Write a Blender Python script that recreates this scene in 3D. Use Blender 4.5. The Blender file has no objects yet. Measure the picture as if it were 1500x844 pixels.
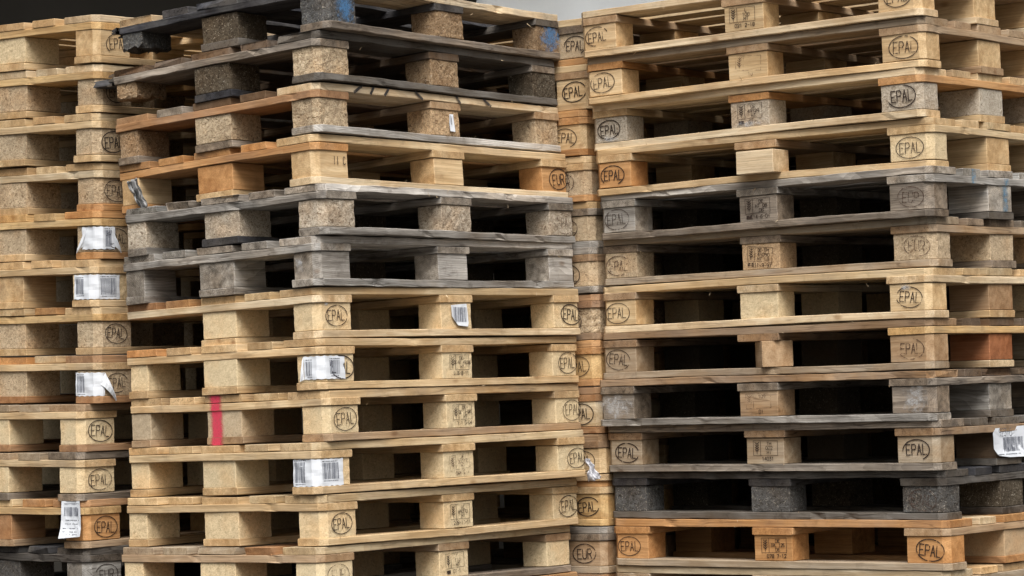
import bpy, bmesh, math, random
from mathutils import Matrix, Vector, noise
R=random.Random(7)
sc=bpy.context.scene
COL=sc.collection
F_PX=4376.6; PITCH=0.034992; ROLL=-0.034745
POSE={
 'B':[(-494.0,8407.6,1048.4,0.9649,-0.0061,-0.0568),(-523.0,8407.8,902.2,0.9491,-0.0050,-0.0583),(-529.7,8412.2,755.0,0.9366,-0.0061,-0.0535),(-540.0,8411.1,608.0,0.9070,-0.0086,-0.0450),(-521.3,8389.7,465.0,0.9117,-0.0040,-0.0300),(-543.1,8399.6,318.6,0.8945,-0.0002,-0.0254),(-549.1,8408.3,172.8,0.8733,0.0006,-0.0213),(-542.7,8399.9,27.0,0.8936,-0.0024,-0.0101),(-532.1,8407.2,-119.6,0.9026,-0.0018,-0.0077),(-564.6,8391.8,-266.1,0.8579,-0.0014,-0.0049),(-551.6,8398.0,-413.9,0.9004,-0.0031,-0.0050),(-561.9,8389.4,-558.8,0.9179,-0.0027,-0.0039)],
 'C':[(1195.9,8518.4,1039.1,0.6413,-0.0101,-0.0005),(1204.4,8528.3,894.3,0.6459,-0.0084,-0.0004),(1193.2,8536.4,750.5,0.6785,-0.0062,-0.0004),(1216.1,8540.6,605.6,0.6553,-0.0036,-0.0004),(1206.2,8527.2,462.8,0.6794,-0.0005,-0.0004),(1215.7,8562.5,319.8,0.6719,0.0016,-0.0002),(1194.2,8543.2,173.3,0.6906,0.0012,-0.0003),(1192.7,8549.1,26.0,0.6865,0.0025,-0.0003),(1192.7,8550.4,-121.7,0.6667,0.0055,-0.0002),(1203.3,8559.5,-265.6,0.6809,0.0066,-0.0001),(1214.7,8576.4,-409.4,0.6777,0.0070,0.0001),(1219.6,8561.7,-554.2,0.6724,0.0060,0.0001),(1214.1,8567.3,-698.7,0.6781,0.0063,0.0001)],
 'A':[(-1221.0,8919.0,1032.4,0.8592,0.0006,0.0310),(-1221.9,8929.1,884.9,0.8631,0.0006,0.0309),(-1231.0,8933.0,736.4,0.8653,0.0006,0.0301),(-1231.0,8944.8,588.2,0.8603,0.0006,0.0283),(-1237.5,8941.2,443.4,0.8688,0.0006,0.0274),(-1252.0,8940.5,299.8,0.8634,0.0006,0.0255),(-1246.9,8944.4,156.1,0.8633,0.0006,0.0242),(-1250.0,8947.6,10.2,0.8592,0.0006,0.0206),(-1304.3,8942.6,-134.1,0.8633,0.0006,0.0161),(-1310.3,8943.1,-278.4,0.8702,0.0006,0.0113),(-1297.4,8948.5,-421.3,0.8926,0.0005,0.0084),(-1302.3,8954.8,-564.1,0.8205,0.0005,0.0073)],
 'D':[(266.7,9205.0,1009.8,0.6717,-0.0006,-0.0000),(263.8,9200.5,866.9,0.6713,-0.0005,-0.0000),(238.7,9200.9,723.9,0.6707,-0.0004,0.0000),(246.0,9201.9,581.0,0.6710,-0.0003,0.0000),(257.3,9201.6,439.0,0.6713,-0.0001,0.0000),(254.5,9196.4,298.5,0.6710,0.0003,0.0000),(257.6,9199.0,154.3,0.6712,0.0002,0.0000),(254.8,9197.8,11.6,0.6712,0.0004,-0.0000),(259.8,9198.0,-134.2,0.6713,0.0001,-0.0000),(262.6,9193.3,-279.3,0.6708,-0.0001,-0.0000),(262.4,9200.6,-419.4,0.6719,0.0004,-0.0000),(255.1,9195.0,-564.2,0.6710,0.0003,-0.0000),(252.2,9195.7,-708.2,0.6711,0.0003,-0.0000)],
}
EXPO=1.3
mm=.001
# ------------------------------------------------------------ colours
def lin(c):
    return tuple(((v/255)/12.92 if v/255<=.04045 else (((v/255)+.055)/1.055)**2.4) for v in c)
PAL={ # real surface colours (sRGB)
 'RO':(172,118,84),'DG':(104,101,98),'DB':(112,95,78),'N':(219,197,161),'NY':(216,185,136),'NW':(224,209,182),'O':(206,162,114),'OB':(178,142,108),'G':(182,179,174),'GW':(214,211,206),
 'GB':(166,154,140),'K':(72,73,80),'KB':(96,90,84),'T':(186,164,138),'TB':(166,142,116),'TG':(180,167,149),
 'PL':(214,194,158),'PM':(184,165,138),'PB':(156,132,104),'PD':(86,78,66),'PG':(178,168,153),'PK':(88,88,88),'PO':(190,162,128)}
def jit(c,a,rr=R):
    r,g,b=lin(PAL[c] if isinstance(c,str) else c); k=1+rr.uniform(-a,a); h=rr.uniform(-a,a)*.35
    return (min(.9,r*k*(1+h)),min(.9,g*k),min(.9,b*k*(1-h)))
# ------------------------------------------------------------ node helpers
class NT:
    def __init__(s,m): s.t=m.node_tree; s.t.nodes.clear()
    def n(s,ty,ins=None,**kw):
        o=s.t.nodes.new(ty)
        for k,v in kw.items(): setattr(o,k,v)
        for k,v in (ins or {}).items():
            if hasattr(v,'is_output'): s.t.links.new(v,o.inputs[k])
            else: o.inputs[k].default_value=v
        return o
    def m(s,op,a,b=0.,c=None,clamp=False):
        i={0:a,1:b}
        if c is not None: i[2]=c
        return s.n('ShaderNodeMath',i,operation=op,use_clamp=clamp).outputs[0]
    def vm(s,op,a,b): return s.n('ShaderNodeVectorMath',{0:a,1:b},operation=op).outputs[0]
    def mix(s,f,a,b,bt='MIX'):
        o=s.n('ShaderNodeMix',data_type='RGBA',blend_type=bt,clamp_factor=True)
        for k,v in ((0,f),(6,a),(7,b)):
            if hasattr(v,'is_output'): s.t.links.new(v,o.inputs[k])
            else: o.inputs[k].default_value=v if k==0 or len(v)==4 else (*v,1)
        return o.outputs[2]
    def ramp(s,f,pts,interp='LINEAR'):
        o=s.n('ShaderNodeValToRGB',{0:f}); r=o.color_ramp; r.interpolation=interp
        while len(r.elements)<len(pts): r.elements.new(.5)
        for e,(p,v) in zip(r.elements,pts): e.position=p; e.color=(v,v,v,1)
        return o.outputs[0]
    def noise(s,vec,sc_,det=3,rough=.55,dist=0.):
        return s.n('ShaderNodeTexNoise',{'Vector':vec,'Scale':sc_,'Detail':det,'Roughness':rough,'Distortion':dist}).outputs[0]
    def out(s,sh): s.n('ShaderNodeOutputMaterial',{0:sh})
def newmat(name):
    m=bpy.data.materials.new(name); m.use_nodes=True; return m,NT(m)
def common(t):
    tc=t.n('ShaderNodeTexCoord'); oi=t.n('ShaderNodeObjectInfo')
    off=t.vm('MULTIPLY',t.n('ShaderNodeCombineXYZ',{0:oi.outputs['Random'],1:t.m('FRACT',t.m('MULTIPLY',oi.outputs['Random'],17.3)),2:t.m('FRACT',t.m('MULTIPLY',oi.outputs['Random'],91.7))}).outputs[0],(3.1,3.7,4.3))
    p=t.vm('ADD',tc.outputs['Object'],off)
    return tc,oi,p
def wood_mat(name,weather=0.):
    m,t=newmat(name); tc,oi,p=common(t)
    base=oi.outputs['Color']; wear=oi.outputs['Alpha']; rnd=oi.outputs['Random']
    # growth rings round an axis lying beside the board, solid through it
    cy=t.m('MULTIPLY_ADD',t.m('FRACT',t.m('MULTIPLY',rnd,37.1)),.16,-.08); cz=t.m('MULTIPLY_ADD',t.m('FRACT',t.m('MULTIPLY',rnd,53.7)),.07,.01)
    q=t.vm('ADD',t.vm('MULTIPLY',tc.outputs['Object'],(.12,1,1)),t.n('ShaderNodeCombineXYZ',{1:cy,2:cz}).outputs[0])
    wob=t.n('ShaderNodeTexNoise',{'Vector':t.vm('MULTIPLY',p,(3.,7,7)),'Scale':1.,'Detail':2.}).outputs[1]
    q=t.vm('ADD',q,t.vm('MULTIPLY',t.vm('SUBTRACT',wob,(.5,.5,.5)),(0,.05,.05)))
    wv=t.n('ShaderNodeTexWave',{'Vector':q,'Scale':58.,'Distortion':1.2,'Detail':2.,'Detail Scale':1.5},wave_type='RINGS',rings_direction='X',wave_profile='SAW').outputs['Fac']
    fib=t.noise(t.vm('MULTIPLY',p,(6,230,230)),1.,3,.7)
    fib2=t.noise(t.vm('MULTIPLY',p,(2.,45,45)),1.,3,.6)
    blo=t.noise(p,7.,4,.6); blo2=t.noise(t.vm('MULTIPLY',p,(2.5,9,9)),1.,3,.6)
    ring_amt=.30+.25*weather
    c=t.mix(t.m('MULTIPLY',wv,ring_amt),base,t.mix(1.,base,(.66,.52,.38) if not weather else (.42,.40,.38),'MULTIPLY'))
    c=t.mix(1.,c,t.mix(t.ramp(fib,[(.3,0),(.7,1)]),(.80,.78,.75),(1.1,1.1,1.1)),'MULTIPLY')
    c=t.mix(1.,c,t.mix(t.ramp(fib2,[(.3,0),(.7,1)]),(.76,.69,.60) if not weather else (.50,.48,.46),(1.14,1.14,1.12) if not weather else (1.32,1.32,1.32)),'MULTIPLY')
    c=t.mix(t.m('MULTIPLY',t.ramp(t.noise(t.vm('ADD',t.vm('MULTIPLY',p,(1,2.4,2.4)),(5,1,8)),3.6,3,.55,.6),[(.46,0),(.58,1)]),.7),c,t.mix(1.,c,(.76,.69,.60) if not weather else (.58,.55,.52),'MULTIPLY'))
    # reddish / orange heartwood bands
    c=t.mix(t.m('MULTIPLY',t.ramp(blo2,[(.52,0),(.66,1)]),.45),c,t.mix(1.,c,(.96,.82,.66),'MULTIPLY'))
    # knots
    vo=t.n('ShaderNodeTexVoronoi',{'Vector':t.vm('MULTIPLY',p,(5.5,10,10)),'Scale':1.}).outputs['Distance']
    c=t.mix(t.m('MULTIPLY',t.ramp(vo,[(.04,1),(.11,0)]),.6),c,t.mix(1.,c,(.45,.30,.19),'MULTIPLY'))
    # grey weathering and dirt, by wear
    w1=t.m('MULTIPLY',t.ramp(blo,[(.40,0),(.66,1)]),wear,clamp=True)
    c=t.mix(t.m('MULTIPLY',w1,.75),c,t.mix(.5,t.mix(1.,c,(.45,.43,.42),'MULTIPLY'),(.30,.285,.265)))
    d2=t.noise(t.vm('ADD',p,(9,2,5)),19.,5,.7)
    c=t.mix(t.m('MULTIPLY',t.ramp(d2,[(.56,0),(.70,1)]),t.m('MULTIPLY_ADD',wear,.6,.16)),c,t.mix(1.,c,(.38,.34,.31),'MULTIPLY'))
    ck=t.noise(t.vm('MULTIPLY',p,(1.6,38,38)),1.,2,.5,.3)
    ckm=t.m('MULTIPLY',t.ramp(t.m('ABSOLUTE',t.m('SUBTRACT',ck,.52)),[(.005,1),(.016,0)]),t.m('MULTIPLY_ADD',wear,1.1,.0,clamp=True))
    c=t.mix(t.m('MULTIPLY',ckm,.8),c,t.mix(1.,c,(.25,.22,.2),'MULTIPLY'))
    # sawn end grain drinks dirt: darker and rougher
    nx=t.n('ShaderNodeSeparateXYZ',{0:tc.outputs['Normal']}).outputs[0]
    eg=t.ramp(t.m('ABSOLUTE',nx),[(.75,0),(.9,1)])
    c=t.mix(t.m('MULTIPLY',eg,.75),c,t.mix(t.noise(p,60.,4,.7),t.mix(1.,c,(.74,.64,.53),'MULTIPLY'),t.mix(1.,c,(1.1,1.04,.95),'MULTIPLY')))
    h=t.m('ADD',t.m('MULTIPLY',fib,.9),t.m('ADD',t.m('MULTIPLY',wv,.25+.6*weather),t.m('MULTIPLY',d2,.8)))
    b=t.n('ShaderNodeBump',{'Strength':.45+.25*weather,'Distance':.0015,'Height':h})
    s=t.n('ShaderNodeBsdfPrincipled',{'Base Color':c,'Roughness':.82,'Specular IOR Level':.25,'Normal':b.outputs[0]})
    t.out(s.outputs[0]); return m
def chip_mat(name):
    m,t=newmat(name); tc,oi,p=common(t)
    base=oi.outputs['Color']; wear=oi.outputs['Alpha']
    pd=t.vm('ADD',p,t.vm('MULTIPLY',t.vm('SUBTRACT',t.n('ShaderNodeTexNoise',{'Vector':p,'Scale':60.,'Detail':2.}).outputs[1],(.5,.5,.5)),(.03,.03,.03)))
    v1=t.n('ShaderNodeTexVoronoi',{'Vector':t.vm('MULTIPLY',pd,(1,1,1.9)),'Scale':t.m('MULTIPLY_ADD',t.m('FRACT',t.m('MULTIPLY',oi.outputs['Random'],7.7)),60.,125.)})
    v2=t.n('ShaderNodeTexVoronoi',{'Vector':t.vm('MULTIPLY',pd,(1.7,1.7,1)),'Scale':t.m('MULTIPLY_ADD',t.m('FRACT',t.m('MULTIPLY',oi.outputs['Random'],5.3)),110.,240.)})
    g1=t.n('ShaderNodeSeparateColor',{0:v1.outputs['Color']}).outputs[0]; g2=t.n('ShaderNodeSeparateColor',{0:v2.outputs['Color']}).outputs[1]
    amt=t.m('MULTIPLY_ADD',wear,.85,.0,clamp=True)
    k=t.m('ADD',t.m('MULTIPLY',g1,.55),t.m('MULTIPLY',g2,.45))
    cc=t.mix(t.ramp(k,[(.22,0),(.78,1)]),t.mix(1.,base,(.58,.51,.44),'MULTIPLY'),t.mix(1.,base,(1.42,1.42,1.40),'MULTIPLY'))
    c=t.mix(amt,t.mix(t.ramp(k,[(.1,0),(.9,1)]),t.mix(1.,base,(.86,.84,.80),'MULTIPLY'),t.mix(1.,base,(1.1,1.1,1.1),'MULTIPLY')),cc)
    fl=t.ramp(g2,[(.93,0),(.95,1)],'CONSTANT')
    c=t.mix(t.m('MULTIPLY',fl,t.m('MULTIPLY',amt,.5)),c,(.62,.56,.46))
    dk=t.ramp(g1,[(.04,1),(.06,0)])
    c=t.mix(t.m('MULTIPLY',dk,t.m('MULTIPLY_ADD',wear,.5,.12)),c,t.mix(1.,base,(.25,.19,.14),'MULTIPLY'))
    blo=t.noise(p,11.,4,.65)
    c=t.mix(t.m('MULTIPLY',t.ramp(blo,[(.45,0),(.70,1)]),t.m('MULTIPLY_ADD',wear,.6,.06)),c,t.mix(1.,c,(.42,.37,.33),'MULTIPLY'))
    c=t.mix(t.m('MULTIPLY',t.ramp(t.noise(t.vm('ADD',p,(4,4,9)),9.,3,.5),[(.5,0),(.7,1)]),.35),c,t.mix(1.,c,(1.05,.78,.52),'MULTIPLY'))
    h=t.m('ADD',g1,t.m('ADD',t.m('MULTIPLY',g2,.6),t.m('MULTIPLY',v1.outputs['Distance'],-.8)))
    b=t.n('ShaderNodeBump',{'Strength':t.m('MULTIPLY_ADD',wear,.6,.16),'Distance':.002,'Height':h})
    s=t.n('ShaderNodeBsdfPrincipled',{'Base Color':c,'Roughness':.88,'Specular IOR Level':.2,'Normal':b.outputs[0]})
    t.out(s.outputs[0]); return m
def mask_mat(name,col,lo,hi,scale,rough=.7,edge=None,amax=1.):
    """ink or paint that has partly worn away: see-through where noise says so; edge = soft spray border in UV"""
    m,t=newmat(name); tc,oi,p=common(t)
    n=t.noise(p,scale,4,.7); f=t.ramp(n,[(lo,0),(hi,1)])
    if edge:
        uv=t.n('ShaderNodeSeparateXYZ',{0:tc.outputs['UV']})
        ex=t.m('SUBTRACT',1.,t.m('ABSOLUTE',t.m('MULTIPLY_ADD',uv.outputs[0],2.,-1.)))
        ey=t.m('SUBTRACT',1.,t.m('ABSOLUTE',t.m('MULTIPLY_ADD',uv.outputs[1],2.,-1.)))
        d=t.m('MULTIPLY',ex,t.m('MULTIPLY',ey,1.) if edge=='blob' else 1.)
        f=t.ramp(t.m('ADD',d,t.m('MULTIPLY_ADD',n,*((1.9,-.95) if edge=='blob' else (.9,-.45)))),[(.08,0),(.62,1)] if edge=='blob' else [(.05,0),(.55,1)])
    if edge and lo>0: f=t.m('MULTIPLY',f,t.ramp(t.noise(p,scale*2.3,3,.7),[(lo,0.15),(hi,1)]))
    f=t.m('MULTIPLY',f,amax)
    s=t.n('ShaderNodeBsdfPrincipled',{'Base Color':(*lin(col),1),'Roughness':rough})
    t.out(t.n('ShaderNodeMixShader',{0:f,1:t.n('ShaderNodeBsdfTransparent').outputs[0],2:s.outputs[0]}).outputs[0]); return m
def plain(name,col,rough=.6,var=.12,scale=20.,bump=0.,bs=40.,spec=.3):
    m,t=newmat(name); tc,oi,p=common(t)
    c=t.mix(t.noise(p,scale,4,.6),tuple(v*(1-var) for v in lin(col)),tuple(min(1,v*(1+var)) for v in lin(col)))
    ins={'Base Color':c,'Roughness':rough,'Specular IOR Level':spec}
    if bump: ins['Normal']=t.n('ShaderNodeBump',{'Strength':.6,'Distance':bump,'Height':t.noise(p,bs,5,.6)}).outputs[0]
    t.out(t.n('ShaderNodeBsdfPrincipled',ins).outputs[0]); return m
M_WOOD=wood_mat('fresh_pine'); M_OLD=wood_mat('weathered_pine',1.); M_CHIP=chip_mat('pressed_chip_block')
M_INK=mask_mat('branded_ink',(36,22,16),.28,.38,90.,amax=.97); M_FAINT=mask_mat('faint_ink',(78,54,40),.40,.55,60.,amax=.8); M_PART=mask_mat('worn_ink',(44,28,20),.35,.46,42.,amax=.95)
M_PINK=mask_mat('pink_spray',(212,62,88),.25,.45,110.,edge='band',amax=.88); M_BLUE=mask_mat('blue_spray',(76,124,170),.3,.5,60.,edge='blob',amax=.7); M_PALEBLUE=mask_mat('pale_blue_spray',(92,142,172),.4,.6,40.,edge='band',amax=.6)
M_WHITE=mask_mat('white_paint',(200,200,200),.35,.6,34.,edge='blob',amax=.6); M_BLACKMARK=mask_mat('black_marker',(38,38,42),.3,.45,60.,amax=.85)
M_PAPER=plain('label_paper',(216,220,226),.6,.07,16.,.0008,30.); M_BARS=plain('barcode_print',(96,100,112),.6,.1); M_TXT=plain('label_print',(74,78,90),.6,.1)
M_PLAST=plain('plastic_scrap',(214,214,220),.4,.15,30.)
M_GREYPL=plain('dirty_plastic',(150,150,150),.4,.35,40.)
# ------------------------------------------------------------ object helpers
def link(name,me,mats,parent=None,loc=(0,0,0),rotz=0.,rot=None,color=None,smooth=False):
    o=bpy.data.objects.new(name,me); COL.objects.link(o)
    for m in (mats if isinstance(mats,(list,tuple)) else [mats]): me.materials.append(m)
    if parent: o.parent=parent
    o.location=loc; o.rotation_euler=rot if rot else (0,0,rotz)
    if color: o.color=color
    if smooth:
        for p in me.polygons: p.use_smooth=True
    return o
def mesh(name,vs,fs,mi=None,uv=None):
    me=bpy.data.meshes.new(name); me.from_pydata(vs,[],fs); me.update()
    if mi:
        for p,i in zip(me.polygons,mi): p.material_index=i
    if uv:
        l=me.uv_layers.new(name='UVMap')
        for p in me.polygons:
            for li in p.loop_indices: l.data[li].uv=uv[me.loops[li].vertex_index]
    return me
seedc=[0]
def board_mesh(L,W,T,rough=.8,ch=(0,0,0,0),bow=2.,ragged=(0,0)):
    """plank centred on its origin, along x. ch: corner chamfers at (start,-y),(start,+y),(end,-y),(end,+y); ragged: broken ends"""
    seedc[0]+=1; s=Vector((seedc[0]*3.17,seedc[0]*1.31,0))
    n=max(5,int(L/28)); c=20.; chips={}
    for _ in range(R.randint(0,1+int(rough*3.2))): chips[R.randint(2,n)]=(R.choice((0,3,4,7)),R.uniform(3,7+5*rough))
    xs=[-L/2,-L/2+1.5]+([-L/2+c] if ch[0] or ch[1] else [])+[-L/2+L*i/n for i in range(1,n)]+([L/2-c] if ch[2] or ch[3] else [])+[L/2-1.5,L/2]
    xs=sorted(set(round(x,2) for x in xs)); b=1.6
    vs=[];ph=R.uniform(0,6.28); bw=R.uniform(-bow,bow); side=R.uniform(-2,2)
    for xi,x in enumerate(xs):
        e=1.5 if (x==xs[0] or x==xs[-1]) else 0.
        lo=-W/2+e*.7; hi=W/2-e*.7; zb=-T/2+e*.6; zt=T/2-e*.6
        dl=x+L/2; dr=L/2-x
        if ch[0]: lo+=max(0,c-dl)
        if ch[1]: hi-=max(0,c-dl)
        if ch[2]: lo+=max(0,c-dr)
        if ch[3]: hi-=max(0,c-dr)
        sag=bw*math.sin(3.14159*(x/L+.5))*0 + bw*.5*math.sin(6.28*x/L+ph)
        k=side*math.sin(3.14159*(x/L+.5))
        sec=[(lo,zb+b),(lo+b,zb),(hi-b,zb),(hi,zb+b),(hi,zt-b),(hi-b,zt),(lo+b,zt),(lo,zt-b)]
        for j,(y,z) in enumerate(sec):
            nv=noise.noise_vector(Vector((x*.012,y*.02,z*.05))+s); nf=noise.noise_vector(Vector((x*.06,y*.05,z*.1))+s*2)
            xx=x
            if xi in chips and j in (chips[xi][0],(chips[xi][0]+1)%8 if chips[xi][0] in (3,7) else chips[xi][0]-0):
                y+=chips[xi][1]*(.5 if j in (0,7) else -.5); z+=chips[xi][1]*(.45 if j in (0,3) else -.45)
            if e or abs(abs(x)-L/2)<3:
                r=ragged[0] if x<0 else ragged[1]
                xx+= (r*(noise.noise(Vector((y*.09,z*.4,seedc[0])))+.3))*(1 if x<0 else -1)
            vs.append(((xx+nf.x*rough*.6)*mm,(y+k+(nv.y*2.2+nf.y*1.0)*rough)*mm,(z+sag+(nv.z*1.6+nf.z*.8)*rough)*mm))
    fs=[]
    for i in range(len(xs)-1):
        for j in range(8):
            a=i*8+j; d=i*8+(j+1)%8; fs.append((a,a+8,d+8,d))
    fs.append(tuple(range(8))); fs.append(tuple(range((len(xs)-1)*8+7,(len(xs)-1)*8-1,-1)))
    me=mesh('plank',vs,fs); return me
def block_mesh(hx,hy,hz,rough,ch=(),raggedbottom=0.,c=18.):
    """block centred on origin; ch: set of (sx,sy) vertical edges cut off at 45 degrees"""
    seedc[0]+=1; s=Vector((seedc[0]*2.13,0,seedc[0]*.77))
    cor=[(-1,-1),(1,-1),(1,1),(-1,1)]; poly=[]
    for (a,bb) in cor:
        k=c if (a,bb) in ch else 1.8
        X,Y=a*hx,bb*hy
        p1=(X-a*k,Y); p2=(X,Y-bb*k)
        poly+= [p2,p1] if a*bb>0 and False else ([p2,p1] if (a,bb) in ((-1,-1),(1,1)) else [p1,p2])
    # subdivide the long stretches
    ring=[]
    for i in range(len(poly)):
        p=Vector(poly[i]); q=Vector(poly[(i+1)%len(poly)]); d=(q-p).length; n=max(1,int(d/13))
        for t in range(n): ring.append(p.lerp(q,t/n))
    zs=[-hz,-hz+1.5,-hz*.66,-hz*.33,0,hz*.33,hz*.66,hz-1.5,hz]; vs=[]
    for zi,z in enumerate(zs):
        sh=1.2 if zi in (0,len(zs)-1) else 0
        for p in ring:
            d=p.normalized(); nf=noise.noise_vector(Vector((p.x*.05,p.y*.05,z*.05))+s); nh=noise.noise_vector(Vector((p.x*.16,p.y*.16,z*.16))+s)
            zz=z
            if raggedbottom and z<0: zz=z+raggedbottom*abs(noise.noise(Vector((p.x*.05,p.y*.05,seedc[0]))))*(-z/hz)
            vs.append(((p.x-d.x*sh+(nf.x*1.5+nh.x*1.3)*rough)*mm,(p.y-d.y*sh+(nf.y*1.5+nh.y*1.3)*rough)*mm,(zz+(nf.z*.6*rough if 0<zi<len(zs)-1 else 0))*mm))
    n=len(ring); fs=[]
    for i in range(len(zs)-1):
        for j in range(n):
            a=i*n+j; b2=i*n+(j+1)%n; fs.append((a,b2,b2+n,a+n))
    fs.append(tuple(range(n-1,-1,-1))); fs.append(tuple(range((len(zs)-1)*n,len(zs)*n)))
    return mesh('block',vs,fs)
# ------------------------------------------------------------ stroke lettering (unit cell 4 wide, 6 high)
GL={'E':[[(4,6),(0,6),(0,0),(4,0)],[(0,3),(3,3)]],'P':[[(0,0),(0,6),(3,6),(4,5.2),(4,3.8),(3,3),(0,3)]],'A':[[(0,0),(2,6),(4,0)],[(.8,2.2),(3.2,2.2)]],'L':[[(0,6),(0,0),(3.6,0)]],
'U':[[(0,6),(0,1),(1,0),(3,0),(4,1),(4,6)]],'R':[[(0,0),(0,6),(3,6),(4,5.2),(4,3.8),(3,3),(0,3)],[(2,3),(4,0)]],'D':[[(0,0),(0,6),(2.5,6),(4,4.5),(4,1.5),(2.5,0),(0,0)]],'H':[[(0,0),(0,6)],[(4,0),(4,6)],[(0,3),(4,3)]],
'T':[[(0,6),(4,6)],[(2,6),(2,0)]],'N':[[(0,0),(0,6),(4,0),(4,6)]],'I':[[(2,0),(2,6)]],'C':[[(4,5),(3,6),(1,6),(0,5),(0,1),(1,0),(3,0),(4,1)]],'B':[[(0,0),(0,6),(3,6),(4,5),(3,3.2),(4,1.4),(3,0),(0,0)],[(0,3.2),(3,3.2)]],
'M':[[(0,0),(0,6),(2,3),(4,6),(4,0)]],'O':[[(1,0),(0,1),(0,5),(1,6),(3,6),(4,5),(4,1),(3,0),(1,0)]],'Y':[[(0,6),(2,3),(4,6)],[(2,3),(2,0)]],'S':[[(4,5),(3,6),(1,6),(0,5),(0,4),(4,2),(4,1),(3,0),(1,0),(0,1)]],
'-':[[(.6,3),(3.4,3)]],'0':[[(1,0),(0,1),(0,5),(1,6),(3,6),(4,5),(4,1),(3,0),(1,0)]],'1':[[(1,5),(2,6),(2,0)]],'2':[[(0,5),(1,6),(3,6),(4,5),(4,4),(0,0),(4,0)]],'3':[[(0,6),(4,6),(2,3.6),(4,2),(3,0),(0,.5)]],
'4':[[(3,0),(3,6),(0,2),(4,2)]],'5':[[(4,6),(0,6),(0,3.4),(3,3.4),(4,2.4),(4,1),(3,0),(0,0)]],'6':[[(4,6),(1,5),(0,3),(0,1),(1,0),(3,0),(4,1),(4,2),(3,3),(0,3)]],'7':[[(0,6),(4,6),(1.5,0)]],'8':[[(1,3),(0,4),(0,5),(1,6),(3,6),(4,5),(4,4),(3,3),(1,3),(0,2),(0,1),(1,0),(3,0),(4,1),(4,2),(3,3)]],
'9':[[(4,3),(1,3),(0,4),(0,5),(1,6),(3,6),(4,5),(4,2),(2.5,0)]],' ':[]}
class Ink:
    """flat strokes in the x-z plane, millimetres"""
    def __init__(s): s.v=[]; s.f=[]
    def line(s,pts,w,closed=False):
        P=[Vector((a,b)) for a,b in pts]; n=len(P)
        for i in range(n if closed else n-1):
            a,b=P[i],P[(i+1)%n]; d=(b-a)
            if d.length<1e-6: continue
            d.normalize(); nn=Vector((-d.y,d.x))*w/2; e=d*w*.35; k=len(s.v)
            y=-.0001*(i%3)
            for q in (a-e-nn,b+e-nn,b+e+nn,a-e+nn): s.v.append((q.x*mm,y,q.y*mm))
            s.f.append((k,k+1,k+2,k+3))
    def text(s,t,x,z,h,cw,w,gap=None,vert=False):
        gap=cw*.35 if gap is None else gap; tot=len(t)*cw+(len(t)-1)*gap; X=-tot/2
        for ch in t:
            for st in GL.get(ch,[]):
                pts=[(X+px/4*cw,(pz/6-.5)*h) for px,pz in st]
                if vert: pts=[(-b,a) for a,b in pts]
                s.line([(x+a,z+b) for a,b in pts],w)
            X+=cw+gap
    def oval(s,x,z,rx,rz,w,n=36,a0=0,a1=360):
        s.line([(x+rx*math.cos(math.radians(a0+(a1-a0)*i/n)),z+rz*math.sin(math.radians(a0+(a1-a0)*i/n))) for i in range(n+1)],w)
    def mesh(s): return mesh('ink',s.v,s.f)
def oval_stamp(txt='EPAL'):
    k=Ink(); w=R.uniform(2.1,3.5); g=R.uniform(.93,1.05); a0=R.choice((0,0,0,20,200,300)); k.oval(0,0,46*g,31*g,w,36,a0,a0+R.choice((360,360,320,280,240) if a0 else (360,))); k.text(txt,R.uniform(-3,3),R.uniform(-2,2),31*g,(13.5 if len(txt)==4 else 15)*g,w,5.2); return k.mesh()
def code_stamp(lines,date,box=True):
    k=Ink(); k.line([(-44,30),(44,30),(44,-14),(-44,-14)],1.3,True); k.line([(-18,30),(-18,-14)],1.5)
    # ear of wheat
    k.line([(-31,-10),(-31,26)],1.4)
    for i in range(4):
        z=-2+i*7; k.line([(-31,z),(-38,z+6)],2.2); k.line([(-31,z),(-24,z+6)],2.2)
    for i,l in enumerate(lines): k.text(l,13,21-i*13,9.5,5.2 if len(l)>5 else 6.5,1.5)
    k.text(date,8,-24,10,6.5,1.8)
    if box: k.line([(-38,-24),(-26,-24)],10)
    return k.mesh()
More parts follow.
